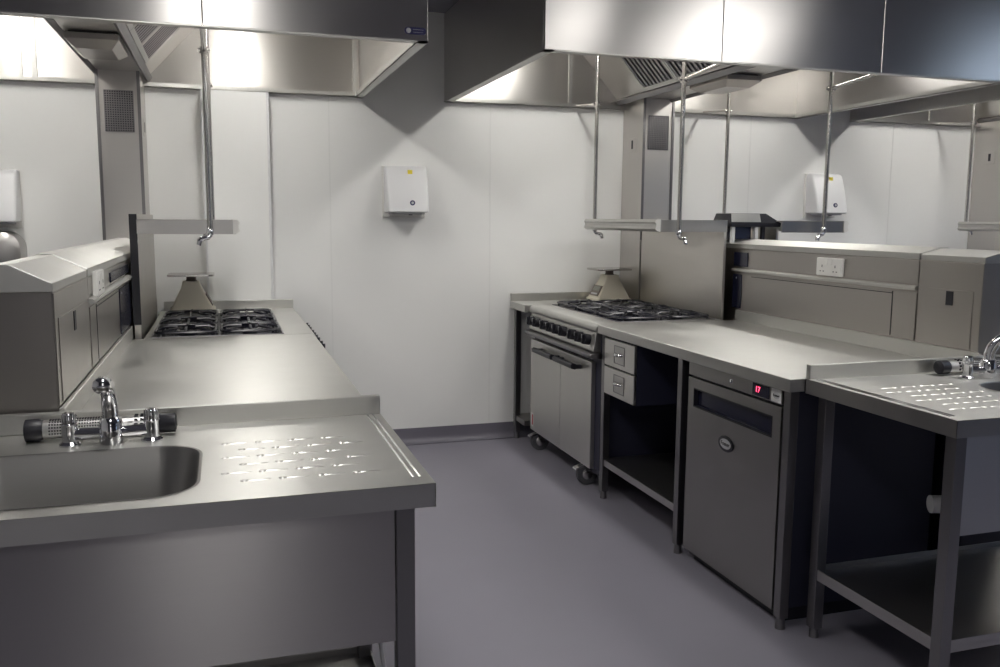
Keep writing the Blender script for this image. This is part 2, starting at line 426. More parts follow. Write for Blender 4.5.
# door with a long recessed grip
gy0, gy1, gz0, gz1 = fy0+.052, fy1-.048, .672, .744
m = MB(XB, -1)
for q in ((fy0, fy1, gz1, .787), (fy0, fy1, .055, gz0), (fy0, gy0, gz0, gz1), (gy1, fy1, gz0, gz1)): m.box(fx-.021, fx, *q)
bmesh.ops.remove_doubles(m.bm, verts=m.bm.verts[:], dist=.0001)
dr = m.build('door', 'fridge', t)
m = MB(XB, -1); m.box(fx-.0205, fx-.017, gy0, gy1, gz0, gz1); m.build('grip_recess', 'gloss', dr)
m = MB(XB, -1)
for q in ((gy0-.004, gy1+.004, gz1-.002, gz1+.003), (gy0-.004, gy1+.004, gz0-.003, gz0+.002), (gy0-.004, gy0+.001, gz0, gz1), (gy1-.001, gy1+.004, gz0, gz1)): m.box(fx-.02, fx+.0015, *q)
m.build('grip_frame', 'black', dr)
# oval badge
yc, zc = 2.848, .575
m = MB(XB, -1); rings = []
for x, k in ((fx, 1), (fx+.003, 1), (fx+.004, .94)):
    rings.append([(x, yc+.052*k*math.cos(2*PI*i/36), zc+.031*k*math.sin(2*PI*i/36)) for i in range(36)])
m.loops(rings); bd = m.build('badge', 'black', dr, smooth=True)
m = MB(XB, -1); m.loops([[(x, yc+.038*math.cos(2*PI*i/36), zc+.0195*math.sin(2*PI*i/36)) for i in range(36)] for x in (fx+.0038, fx+.0046)]); m.build('badge_face', 'silver', bd)
text('Foster', .023, 'blackprint', bd, (XB-fx-.0052, yc, zc), R_NX, 'lettering')
# display, sticker, lock
m = MB(XB, -1); m.box(fx, fx+.003, 2.588, 2.688, .801, .845); dp = m.build('display', 'gloss', cp, bevel=.001)
text('17', .030, 'led', cp, (XB-fx-.0036, 2.654, .824), R_NX, 'digits')
m = MB(XB, -1); m.box(fx, fx+.0012, 2.518, 2.575, .800, .846); m.build('sticker', 'paper', cp)
m = MB(XB, -1); m.loops([[(x, 2.546+.021*math.cos(2*PI*i/24), .823+.011*math.sin(2*PI*i/24)) for i in range(24)] for x in (fx+.001, fx+.0016)]); m.build('sticker_mark', 'silver', cp)
text('Foster', .013, 'blackprint', cp, (XB-fx-.002, 2.546, .823), R_NX, 'sticker_lettering')
m = MB(XB, -1); m.lathe([(.008, 0), (.008, .004), (.004, .005)], (fx, 2.828, .823), 'x', 16); m.build('lock', 'chrome', cp, smooth=True)

# ------------------------------------------------------------------ range cooker (built for the right island, copied to the left)
def cooker(xc, s, label):
    t = thing('range_cooker', label, 'cooker', (xc+s*.55, (CK0+CK1)/2, 0), 'six burner range cookers at the far ends of the islands')
    y0, y1, xf = CK0+.002, CK1-.002, .90
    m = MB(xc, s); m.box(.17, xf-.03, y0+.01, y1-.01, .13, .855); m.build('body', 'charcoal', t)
    # top frame round the hob pan, rounded front edge
    hx0, hx1, hy0, hy1 = .20, .755, y0+.055, y1-.02
    m = MB(xc, s)
    m.box(.17, hx0, y0, y1, .855, .9); m.box(hx0, hx1, y0, hy0, .855, .9); m.box(hx0, hx1, hy1, y1, .855, .9)
    arc = [(hx1, .855), (xf-.004, .855)] + [(xf+.006-.028+.028*math.cos(a), .872+.028*math.sin(a)) for a in [(-.2+1.77*i/7) for i in range(8)]] + [(hx1, .9)]
    vr = []
    m.loops([[(x, yy, z) for x, z in arc] for yy in (y0, y1)])
    m.build('top_frame', 'top', t, smooth=True)
    m = MB(xc, s); m.box(hx0, hx1, hy0, hy1, .866, .872); m.build('hob_pan', 'gloss', t)
    m = MB(xc, s)
    for q in ((hx0-.006, hx1+.006, hy0-.006, hy0+.002), (hx0-.006, hx1+.006, hy1-.002, hy1+.006), (hx0-.006, hx0+.002, hy0, hy1), (hx1-.002, hx1+.006, hy0, hy1)):
        m.box(*q, .899, .9035)
    m.build('hob_rim', 'tube', t, bevel=.001)
    gw, gh = (hx1-hx0)/2, (hy1-hy0)/3
    for i in range(2):
        for j in range(3):
            cx, cy = hx0+gw*(i+.5), hy0+gh*(j+.5)
            w2, h2 = gw/2-.012, gh/2-.008; z = .918; r = .0068
            g = MB(xc, s)
            loop = rrect(cx-w2, cx+w2, cy-h2, cy+h2, .045, 4)
            g.tube([(x, y, z) for x, y in loop+loop[:1]], r, 8)
            for ang in range(4):
                a = ang*PI/2
                dx, dy = math.cos(a), math.sin(a); R = w2 if ang % 2 == 0 else h2
                g.tube([(cx+dx*R, cy+dy*R, z), (cx+dx*R*.72, cy+dy*R*.72, z+.010), (cx+dx*R*.30, cy+dy*R*.30, z+.010)], .0068, 8)
                a += PI/4; dx, dy = math.cos(a), math.sin(a)
                g.tube([(cx+dx*w2*1.1, cy+dy*w2*1.1, z), (cx+dx*.055, cy+dy*.055, z+.008)], .006, 8)
            for dx in (-1, 1):
                for dy in (-1, 1):
                    g.cyl((cx+dx*(w2-.015), cy+dy*(h2-.012), .870), (cx+dx*(w2-.015), cy+dy*(h2-.012), z), .006, 8)
            g.build('pan_support', 'iron', t, smooth=True)
            g = MB(xc, s); g.lathe([(.050, 0), (.050, .012), (.034, .016), (.034, .026), (.040, .027), (.040, .033), (.030, .037), (.004, .038)], (cx, cy, .872), n=20)
            bn = g.build('burner', 'iron', t, smooth=True)
            g = MB(xc, s); g.lathe([(.068, .0), (.068, .003), (.052, .007), (.050, .004)], (cx, cy, .872), n=20); g.build('burner_ring', 'pipe', bn, smooth=True)
    # sloping control panel with eight knobs
    m = MB(xc, s)
    prof = [(xf-.05, .853), (xf-.004, .853), (xf+.012, .762), (xf+.006, .752), (xf-.05, .752)]
    m.loops([[(x, yy, z) for x, z in prof] for yy in (y0+.02, y1-.02)])
    cpn = m.build('control_panel', 'oven', t, bevel=.002)
    m = MB(xc, s)
    prof = [(xf-.0055+.0015, .846), (xf+.0015, .846), (xf+.0125, .775), (xf+.009, .775)]
    m.loops([[(x, yy, z) for x, z in prof] for yy in (y0+.05, y1-.05)]); m.build('knob_backplate', 'oven', cpn)
    ys = [y0+.085+.098*k+(.035 if k > 2 else 0)+(.035 if k > 6 else 0) for k in range(9)]
    for yy in ys:
        a = .16; n = Vector((math.cos(a), 0, math.sin(a)))
        c = Vector((xf+.007, yy, .811))
        g = MB(xc, s); g.tube([tuple(c), tuple(c+n*.012), tuple(c+n*.013), tuple(c+n*.032)], .0275, 18)
        kb = g.build('knob', 'black', t, smooth=True)
        g = MB(xc, s); g.box(c.x+.030, c.x+.043, yy-.006, yy+.006, c.z-.020, c.z+.028); g.build('knob_grip', 'black', kb, bevel=.003)
        g = MB(xc, s); g.box(c.x+.042, c.x+.0442, yy-.0022, yy+.0022, c.z+.008, c.z+.030); g.build('pointer', 'silver', kb)
    m = MB(xc, s)
    m.loops([[(x, yy, z) for x, z in [(xf-.04, .752), (xf+.03, .748), (xf+.036, .738), (xf+.030, .722), (xf-.04, .716)]] for yy in (y0+.005, y1-.005)])
    m.build('drip_rail', 'tube', t, bevel=.003)
    # doors
    ym = (y0+y1)/2
    for k, (a, c) in enumerate(((y0+.075, ym-.002), (ym+.002, y1-.015))):
        g = MB(xc, s); g.box(xf-.03, xf-.004, a, c, .125, .694); d = g.build('door', 'oven', t, bevel=.003)
        ha, hc = (ym-.31, ym-.03) if k == 0 else (ym+.01, ym+.31)
        g = MB(xc, s)
        g.loops([[(xf+x, yy, z) for x, z in [(.030, .634), (.056, .640), (.060, .660), (.050, .669), (.028, .664)]] for yy in (ha, hc)])
        for yy in (ha+.012, hc-.012): g.box(xf-.005, xf+.04, yy-.010, yy+.010, .638, .660)
        g.build('handle', 'black', d, bevel=.003)
        if k == 1:
            g = MB(xc, s); g.box(xf-.004, xf-.0035, c-.058, c-.012, .15, .235); g.build('warning_label', 'paper', d)
            g = MB(xc, s); g.box(xf-.0035, xf-.003, c-.052, c-.032, .16, .225); g.build('label_print', 'red', d)
    m = MB(xc, s); m.box(xf-.06, xf-.035, y0+.02, y1-.02, .10, .74); m.build('front_frame', 'gloss', t)
    # castors with brake levers
    for xx in (xf-.062, .26):
        for yy in (y0+.21, y1-.075):
            g = MB(xc, s); g.box(xx-.03, xx+.03, yy-.03, yy+.03, .122, .13); g.box(xx-.028, xx+.028, yy-.021, yy-.018, .06, .124); g.box(xx-.028, xx+.028, yy+.018, yy+.021, .06, .124)
            cst = g.build('castor', 'pipe', t)
            g = MB(xc, s); g.lathe([(.032, -.015), (.057, -.015), (.060, -.008), (.060, .008), (.057, .015), (.032, .015)], (xx+.014, yy, .060), 'y', 24)
            g.build('wheel', 'rubber', cst, smooth=True)
            g = MB(xc, s); g.lathe([(.012, -.0225), (.030, -.0165), (.030, .0165), (.012, .0225)], (xx+.014, yy, .060), 'y', 18); g.build('hub', 'pipe', cst, smooth=True)
            if xx > .5:
                g = MB(xc, s); g.loops([[(xx+x, yv, z) for x, z in [(.03, .115), (.085, .098), (.088, .090), (.03, .105)]] for yv in (yy-.022, yy+.022)]); g.build('brake_lever', 'chrome', cst)
    return t
XK = XB-.018
ck = cooker(XK, -1, 'steel range cooker with black knobs and twin doors under the right hood')
c = ck.location
dup(ck, (XA+.55, c.y, 0), PI, 'range cooker whose hob sits at the far end of the left worktable')

# ------------------------------------------------------------------ kitchen scales
def scale(loc, label):
    t = thing('kitchen_scale', label, 'scale', loc, 'kitchen scales behind the hobs')
    X, Y, Z = loc
    m = MB(X, -1)        # display faces local +x
    rings = [[(x, Y+y, Z+z) for x, y in pts] for z, pts in (
        (.010, rrect(-.118, .122, -.10, .10, .02, 3)), (.022, rrect(-.118, .122, -.10, .10, .02, 3)), (.024, rrect(-.108, .114, -.09, .09, .015, 3)),
        (.075, rrect(-.085, .086, -.076, .076, .012, 3)), (.135, rrect(-.055, .054, -.06, .06, .012, 3)), (.172, rrect(-.045, .040, -.055, .055, .012, 3)))]
    m.loops(rings); m.build('body', 'cream', t, smooth=True)
    for xx in (-.1, .1):
        for yy in (-.075, .075):
            m = MB(X, -1); m.cyl((xx, Y+yy, Z), (xx, Y+yy, Z+.0105), .012, 12); m.build('foot', 'black', t, smooth=True)
    def face(u0, u1, v0, v1, off, name, mat):
        # sloping front from (.122,.024) to (.054,.135): u along y, v along the slope
        p0 = Vector((.114, .024))
        d = (Vector((.054, .135))-p0); L = d.length; d /= L; n = Vector((d.y, -d.x))
        if n.x < 0: n = -n
        g = MB(X, -1); P = []
        for o in (off-.004, off+.0015):
            P.append([(q.x+n.x*o, Y+u, Z+q.y+n.y*o) for u, v in ((u0, v0), (u1, v0), (u1, v1), (u0, v1)) for q in (p0+d*v,)])
        g.loops(P); return g.build(name, mat, t)
    pl = face(-.062, .062, .016, .088, .004, 'fascia', 'cream_dark')
    face(-.045, .045, .050, .080, .006, 'display', 'lcd')
    face(-.045, .045, .024, .034, .006, 'key_strip', 'silver')
    m = MB(X, -1); m.lathe([(.032, .17), (.026, .18), (.026, .197), (.05, .2), (.05, .203)], (0, Y, Z)); m.build('pillar', 'cream_dark', t, smooth=True)
    m = MB(X, -1); m.loops([[(x, Y+y, Z+z) for x, y in rrect(-.122, .122, -.105, .105, .03, 4)] for z in (.202, .213)]); m.build('weighing_plate', 'pipe', t, bevel=.002)
    return t
sc = scale((XB-.325, 5.19, .9), 'cream kitchen scale with a display and a steel plate behind the right hob')
sc2 = dup(sc, (XA+.335, 5.12, .9), PI, 'kitchen scale standing behind the left hob below the left overhead shelf')

# ------------------------------------------------------------------ service spines
def spine(xc, s, y0, ze, zr, sockets, label, yend, dzs=0., cov=(3.94, 3.985)):
    t = thing('service_spine', label, 'service unit', (xc, (y0+5.05)/2, 0), 'service spines down the middle of the islands')
    y1 = 5.05; hw = .11; rail = 1.170
    m = MB(xc, s); m.box(-hw, hw, y0, y1, .86, ze-.021); m.build('body', 'spine', t, bevel=.002)
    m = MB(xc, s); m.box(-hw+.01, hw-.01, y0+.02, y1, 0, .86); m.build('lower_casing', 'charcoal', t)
    def lid(a, c, lift, ov):
        g = MB(xc, s)
        prof = [(-hw-ov, ze-.021), (-hw-ov, ze+lift), (-.02, zr+lift), (.02, zr+lift), (hw+ov, ze+lift), (hw+ov, ze-.021)]
        g.loops([[(x, yy, z) for x, z in prof] for yy in (a, c)]); return g.build('lid', 'top', t, bevel=.002)
    lid(y0-.002, yend-.003, 0., .002); lid(yend+.003, y1, .004, .004)
    # end block skin, its access door, and the slotted lock
    m = MB(xc, s); m.box(hw, hw+.003, y0, yend-.003, .958, ze-.024); eb = m.build('end_panel', 'spine', t, bevel=.0015)
    m = MB(xc, s); m.box(hw+.003, hw+.0055, y0+.035, yend-.055, .962, rail+.004); ad = m.build('access_door', 'spine', t, bevel=.0015)
    m = MB(xc, s); m.box(hw+.005, hw+.0075, (y0+yend)/2-.026, (y0+yend)/2+.008, rail-.055, rail-.002); m.build('lock_slot', 'black', ad, bevel=.002)
    # lower skirt panel, rail ledge, upper panel
    m = MB(xc, s); m.box(hw, hw+.006, yend+.003, 4.06, .962, rail-.022); m.build('lower_panel', 'spine', t, bevel=.0015)
    m = MB(xc, s); m.box(hw+.0055, hw+.0075, yend+.13, yend+.134, .965, rail-.024); m.box(hw+.0055, hw+.0075, yend+.134, 3.9, rail-.034, rail-.031); m.build('panel_seam', 'black', t)
    m = MB(xc, s); m.loops([[(x, yy, z) for x, z in [(hw, rail-.012), (hw+.016, rail-.012), (hw+.019, rail-.009), (hw+.019, rail-.001), (hw+.013, rail+.004), (hw, rail+.006)]] for yy in (yend+.003, 4.07)])
    m.build('rail', 'top', t)
    m = MB(xc, s); m.box(hw, hw+.003, yend+.003, 4.06, rail+.014, ze-.025); m.build('upper_panel', 'spine', t, bevel=.001)
    # dark glossy cover plates beside the hob
    m = MB(xc, s); m.box(hw+.003, hw+.008, cov[0], 4.068, rail+.016, ze-.04); cv = m.build('cover_plate', 'gloss', t, bevel=.002)
    m = MB(xc, s); m.box(hw+.006, hw+.010, cov[1], 4.068, .966, rail-.026); cv = m.build('cover_plate', 'gloss', t, bevel=.002)
    m = MB(xc, s); m.lathe([(.006, 0), (.006, .002), (.002, .003)], (hw+.010, cov[1]+.045, 1.125), 'x', 12); m.build('screw', 'chrome', cv)
    for ya, yb2 in sockets:
        g = MB(xc, s); g.box(hw+.003, hw+.020, ya, yb2, rail+.012+dzs, rail+.092+dzs); so = g.build('socket_outlet', 'white2', t, bevel=.004)
        g = MB(xc, s); yc = (ya+yb2)/2
        for k in (-1, 1):
            cy = yc+k*(yb2-ya)*.26; zz = rail+.05+dzs
            g.box(hw+.0195, hw+.0208, cy-.002, cy+.002, zz-.001, zz+.010)
            g.box(hw+.0195, hw+.0208, cy-.014, cy-.007, zz-.020, zz-.016); g.box(hw+.0195, hw+.0208, cy+.007, cy+.014, zz-.020, zz-.016)
        g.build('pin_holes', 'blackprint', so)
        for k in (-1, 1):
            g = MB(xc, s); g.box(hw+.019, hw+.023, yc+k*.016-.008, yc+k*.016+.008, rail+.062+dzs, rail+.084+dzs); g.build('rocker_switch', 'white2', so, bevel=.001)
    return t
spine(XA, 1, 2.34, 1.262, 1.308, [(2.99, 3.15)], 'long steel service spine of the left island with a sloping lid', 2.90, -.010, (3.43, 3.67))
spine(XB, -1, 2.462, 1.300, 1.322, [(3.20, 3.37)], 'long steel service spine of the right island with a white twin socket', 2.765)

# ------------------------------------------------------------------ splashbacks, overhead shelves, duct columns
def splashback(xc, s, label, ztop, zb=0):
    x0 = .128 if s > 0 and xc < 0 else .146
    m = MB(xc, s); m.box(x0, .156, 4.085, 5.045, zb, ztop)
    o = m.build('splashback', 'splash', org=(xc+s*.142, 4.56, zb), bevel=.002)
    tag(o, label, 'splashback', 'splashbacks behind the hobs')
    m = MB(xc, s); m.box(x0-.002, .158, 4.078, 4.084, (.955 if xc < 0 else 0), ztop); m.build('edge_strip', 'black' if xc < 0 else 'splash', o)
    return o
def shelf(xc, s, z, label, y0=4.05):
    t = thing('overhead_shelf', label, 'shelf', (xc+s*.36, 4.5, z), 'overhead steel shelves above the hobs')
    m = MB(xc, s); m.box(.158, .565, y0, 4.97, z-.004, z); m.box(.158, .565, y0, y0+.004, z-.062, z); m.box(.158, .565, 4.966, 4.97, z-.062, z)
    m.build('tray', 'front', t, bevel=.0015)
    m = MB(xc, s)
    prof = [(.553, z-.062), (.572, z-.058), (.584, z-.048), (.577, z-.036), (.577, z-.022), (.584, z-.012), (.574, z+.002), (.553, z+.002)]
    m.loops([[(x, yy, q) for x, q in prof] for yy in (y0-.003, 4.973)]); m.build('front_rail', 'top', t, smooth=False)
    m = MB(xc, s); m.loops([[(x, yy, q) for x, q in prof] for yy in (y0-.0065, y0-.0032)]); m.build('rail_end_cap', 'white2', t)
    return t
def column(xc, s, y0, label, hw=.108):
    t = thing('duct_column', label, 'duct column', (xc, (y0+W)/2, 1.3), 'steel duct columns rising to the hoods')
    zb = 0.0
    m = MB(xc, s); m.box(-hw, hw, y0, W-.004, zb, 2.19); m.build('casing', 'column', t, bevel=.002)
    for sx in (-1, 1):
        m = MB(xc, s); m.box(sx*hw-.012, sx*hw+.012, y0-.006, y0+.004, zb, 2.19) if False else m.box(min(sx*hw, sx*(hw-.016)), max(sx*hw, sx*(hw-.016)), y0-.005, y0, 1.30, 2.19); m.build('corner_strip', 'tube', t)
    # perforated grille
    g0, g1, z0, z1 = -.068, .072, 1.865, 2.075
    m = MB(xc, s); m.box(g0, g1, y0-.002, y0, z0, z1); gr = m.build('grille', 'dark_in', t)
    m = MB(xc, s); n = 12; k = 18
    for i in range(n+1):
        x = g0+(g1-g0)*i/n; m.box(x-.0022, x+.0022, y0-.0055, y0-.002, z0, z1)
    for i in range(k+1):
        z = z0+(z1-z0)*i/k; m.box(g0, g1, y0-.005, y0-.002, z-.0022, z+.0022)
    m.build('mesh', 'tube', gr)
    for zz, yy in ((1.905, y0+.14),):
        m = MB(xc, s); m.box(hw, hw+.003, yy-.05, yy+.05, zz-.05, zz+.04); sp = m.build('slot_plate', 'column', t, bevel=.001)
        m = MB(xc, s); m.box(hw+.0025, hw+.0045, yy-.011, yy+.011, zz-.028, zz+.026); m.build('slot', 'black', sp, bevel=.002)
    return t
splashback(XA, 1, 'steel splashback with a black end edge beside the left hob', 1.435)
splashback(XK, -1, 'large steel splashback standing along the right range cooker', 1.40)
splashback(XB, 1, 'steel splashback on the far side of the right spine', 1.38, 0)
splashback(XC3, -1, 'steel splashback of the island at the far right edge', 1.38, 0)
shelf(XA, 1, 1.412, 'overhead shelf above the left hob')
shelf(XK, -1, 1.427, 'pale fronted overhead shelf above the cream scale and right cooker')
shelf(XB, 1, 1.425, 'grey overhead shelf in front of the towel dispenser on the right')
shelf(XC3, -1, 1.427, 'overhead shelf cut off by the right edge of the view')
column(XA+.012, 1, 5.055, 'steel duct column with grille under the left hood')
column(XB-.072, -1, 5.055, 'steel duct column with grille behind the cream scale under the right hood')
column(XC3, -1, 5.055, 'steel duct column at the far right edge, seen on its side with a slot')

# ------------------------------------------------------------------ overhead water pipes with spouts
def pipe(x, y, zb, arm, ty, label, sdir=(-1, 0), spout=True):
    t = thing('overhead_pipe', label, 'pipe', (x, y, 2.5), 'thin water pipes hanging from the hoods')
    ax, ay = arm
    m = MB(); m.cyl((x, y, zb), (x, y, 2.58), .0115, 16); m.build('riser', 'pipe', t, smooth=True)
    zc = 2.118 if ay > 0 else 2.10
    m = MB(); m.cyl((x, y, zc), (ax, ay_(y, ay), zc+ (.028 if ay > 0 else .035)), .009, 12); m.build('support_arm', 'pipe', t, smooth=True)
    m = MB(); m.cyl((x, y, zc-.014), (x, y, zc+.014), .017, 16); m.cyl((x-.024, y, zc), (x+.024, y, zc), .009, 12); m.build('clamp', 'pipe', t, smooth=True)
    if spout:
        dx, dy = sdir
        m = MB(); m.lathe([(.0135, -.012), (.016, -.006), (.016, .012), (.0115, .018)], (x, y, zb+.004), n=16)
        m.tube([(x, y, zb), (x, y, zb-.010), (x+dx*.008, y+dy*.008, zb-.018), (x+dx*.026, y+dy*.026, zb-.021), (x+dx*.036, y+dy*.036, zb-.024)], .0095, 12)
        m.build('elbow', 'chrome', t, smooth=True)
        a = (x+dx*.032, y+dy*.032, zb-.022)
        m = MB(); m.tube([a, (a[0]+dx*.012, a[1]+dy*.012, a[2]-.010), (a[0]+dx*.016, a[1]+dy*.016, a[2]-.030)], .0125, 14, True, .010); m.build('nozzle', 'chrome', t, smooth=True)
    return t
def ay_(y, ay): return ay if ay else y
pipe(-.052, 3.985, 1.355, (-.052, 3.62), 1, 'nearer thin pipe hanging past the end of the left shelf', (-1, -.2))
pipe(-.050, 5.02, 1.36, (-.050, W-.036), 1, 'farther thin pipe hanging between the left shelf and rear wall', (-1, -.1))
pipe(2.212, 3.985, 1.355, (2.212, 3.62), 1, 'thin pipe hanging in front of the large splashback', (.3, -1))
pipe(2.19, 5.0, 1.362, (2.19, W-.036), 1, 'thin pipe hanging behind the pale shelf front above the cream scale', (1, -.2))
pipe(3.085, 3.985, 1.372, (3.085, 3.62), 1, 'thin pipe with a spout in front of the right towel dispenser', (-1, -.3))
pipe(3.10, 5.0, 1.43, (3.10, W-.036), 1, 'thin pipe descending behind the small black stand', spout=False)
pipe(5.075, 5.0, 1.39, (5.075, W-.036), 1, 'thin pipe beside the duct column at the far right edge', (1, -.3))

# ------------------------------------------------------------------ extraction hoods
HZ = 2.138; HF = 3.58; HT = 2.655
def hood(xc, x0, x1, seams, label, inner_seams, plate=None, lamps=(), blank_far=True, pw=.11, pc=None):
    t = thing('extraction_hood', label, 'extraction hood', ((x0+x1)/2, 4.4, HZ), 'steel canopy hoods over the islands')
    pc = xc if pc is None else pc
    hb = W-.003
    xs = [x0]+list(seams)+[x1]
    for a, c in zip(xs, xs[1:]):
        m = MB(); m.box(a+.0012, c-.0012, HF, HF+.02, HZ, HT); m.build('front_panel', 'hood', t, bevel=.002)
    m = MB(); m.box(x0+.02, x1-.02, hb-.02, hb, HZ, HT); m.build('back_panel', 'hood_in', t)
    for a, c in ((x0, x0+.02), (x1-.02, x1)):
        m = MB(); m.box(a, c, HF+.02, hb, HZ, HT); m.build('side_panel', 'hood', t, bevel=.001)
    m = MB(); m.box(x0+.02, x1-.02, HF+.02, hb-.02, HT-.02, HT); m.build('roof_panel', 'hood_in', t)
    # inward gutter lip round the bottom edge
    m = MB(); g = .045
    for q in ((x0, x1, HF, HF+g), (x0, x1, hb-g, hb), (x0, x0+g, HF, hb), (x1-g, x1, HF, hb)): m.box(*q, HZ-.004, HZ)
    for q in ((x0+g-.003, x1-g+.003, HF+g-.003, HF+g), (x0+g-.003, x1-g+.003, hb-g, hb-g+.003), (x0+g-.003, x0+g, HF+g, hb-g), (x1-g, x1-g+.003, HF+g, hb-g)): m.box(*q, HZ-.004, HZ+.022)
    m.build('gutter', 'top', t)
    for x in inner_seams:
        m = MB(); m.box(x-.013, x+.013, hb-.028, hb-.02, HZ, HT-.02); m.build('joint_strip', 'top', t)
    # V shaped plenum down the middle: flat underside, filters on both slopes
    zb, zt, ox = 2.178, HT-.02, pw+.42
    m = MB(); m.loops([[(pc+x, yy, z) for x, z in [(-pw, zb), (pw, zb), (ox, zt), (-ox, zt)]] for yy in (HF+.06, hb-.02)]); pln = m.build('plenum', 'hood_in', t)
    for sd in (-1, 1):
        d = Vector((ox-pw, zt-zb)); L = d.length; d /= L; n = Vector((d.y, -d.x))
        def q(u, o): return (pc+sd*(pw+d.x*u+n.x*o), zb+d.y*u+n.y*o)
        ya = HF+.08
        m = MB(); m.loops([[(*[q(u, o)[0]], yy, q(u, o)[1]) for u, o in ((-.004, -.002), (-.004, .022), (.03, .022), (.03, -.002))] for yy in (HF+.06, hb-.02)]); m.build('filter_rail', 'tube', t)
        for k in range(3):
            y0 = ya+.02+k*.41; y1 = y0+.385
            m = MB(); m.loops([[(q(u, .003)[0], yy, q(u, .003)[1]) for u in (.045, .50)] + [(q(u, -.004)[0], yy, q(u, -.004)[1]) for u in (.50, .045)] for yy in (y0, y1)])
            fl = m.build('filter', 'dark_in', t)
            g2 = MB()
            for j in range(9):
                yy = y0+.004+(y1-y0-.03)*j/8
                wd = .022
                g2.loops([[(q(u, o)[0], y, q(u, o)[1]) for u, o in ((.045, .002), (.045, .012), (.50, .012), (.50, .002))] for y in (yy, yy+wd)])
            g2.build('baffle', 'tube', fl)
            g2 = MB()
            for u0, u1 in ((.036, .060), (.49, .52)):
                g2.loops([[(q(u, o)[0], y, q(u, o)[1]) for u, o in ((u0, .0), (u0, .016), (u1, .016), (u1, .0))] for y in (y0-.006, y1+.006)])
            for y in (y0-.010, y1-.006):
                g2.loops([[(q(u, o)[0], yy, q(u, o)[1]) for u, o in ((.036, 0), (.036, .016), (.52, .016), (.52, 0))] for yy in (y, y+.016)])
            g2.build('filter_frame', 'top', fl)
    # tapered grease drawer hanging from the underside
    m = MB(); ya, yb = 4.06, 4.42
    m.loops([[(pc+x, yy, z) for x, yy in ((-w, ya+i), (w, ya+i), (w, yb-i), (-w, yb-i))] for w, i, z in ((.092, .0, zb-.006), (.104, -.012, zb-.006), (.104, -.012, zb-.030), (.070, .05, zb-.060))])
    gd = m.build('grease_drawer', 'spine', t, bevel=.002)
    m = MB(); m.box(pc-.088, pc+.088, ya+.004, yb-.004, zb-.010, zb); m.build('drawer_slot', 'black', gd)
    for lx in lamps:
        m = MB(); m.box(lx-.06, lx+.06, 3.78, 4.87, HT-.075, HT-.02); lp = m.build('lamp_housing', 'white', t)
        m = MB(); m.box(lx-.05, lx+.05, 3.80, 4.85, HT-.085, HT-.074); m.build('lamp_diffuser', 'lamp_warm', lp)
    if plate == 'long':
        m = MB(); m.loops([[(x, yy, z) for x, z in rrect(x1-.098, x1-.010, HZ+.022, HZ+.050, .013, 5)] for yy in (HF-.002, HF)])
        p = m.build('maker_plate', 'navy', t)
        m = MB(); m.lathe([(.010, -.0032), (.010, -.0018)], (x1-.082, HF, HZ+.036), 'y', 24); m.lathe([(.0065, -.0036), (.0065, -.0018)], (x1-.080, HF, HZ+.036), 'y', 24)
        m.build('plate_ring', 'silver', p)
        m = MB(); m.box(x1-.064, x1-.02, HF-.0028, HF-.0018, HZ+.040, HZ+.0415); m.box(x1-.064, x1-.022, HF-.0028, HF-.0018, HZ+.030, HZ+.0312); m.build('plate_print', 'silver', p)
    if plate == 'round':
        m = MB(); m.lathe([(.0125, -.003), (.0125, 0)], (x1-.012, HF, HZ+.04), 'y', 20); p = m.build('round_badge', 'navy', t)
        m = MB(); m.lathe([(.006, -.0036), (.006, -.002)], (x1-.012, HF, HZ+.04), 'y', 4); m.build('badge_star', 'paper', p)
    return t
hood(-.49, -1.80, .82, [-.048], 'steel extraction hood at upper left with a small dark plate at its corner', [-1.0, -.93, .775], 'long', (-1.12, .13))
hood(2.60, 1.322, 3.862, [2.176, 3.05], 'wide steel extraction hood over the right island and range cooker', [2.143], 'round', (1.90, 3.36), pc=2.60)
hood(5.58, 4.307, 6.86, [5.6], 'third extraction hood, only its dark side in view at the far right', [5.0], None, (4.85, 6.4))

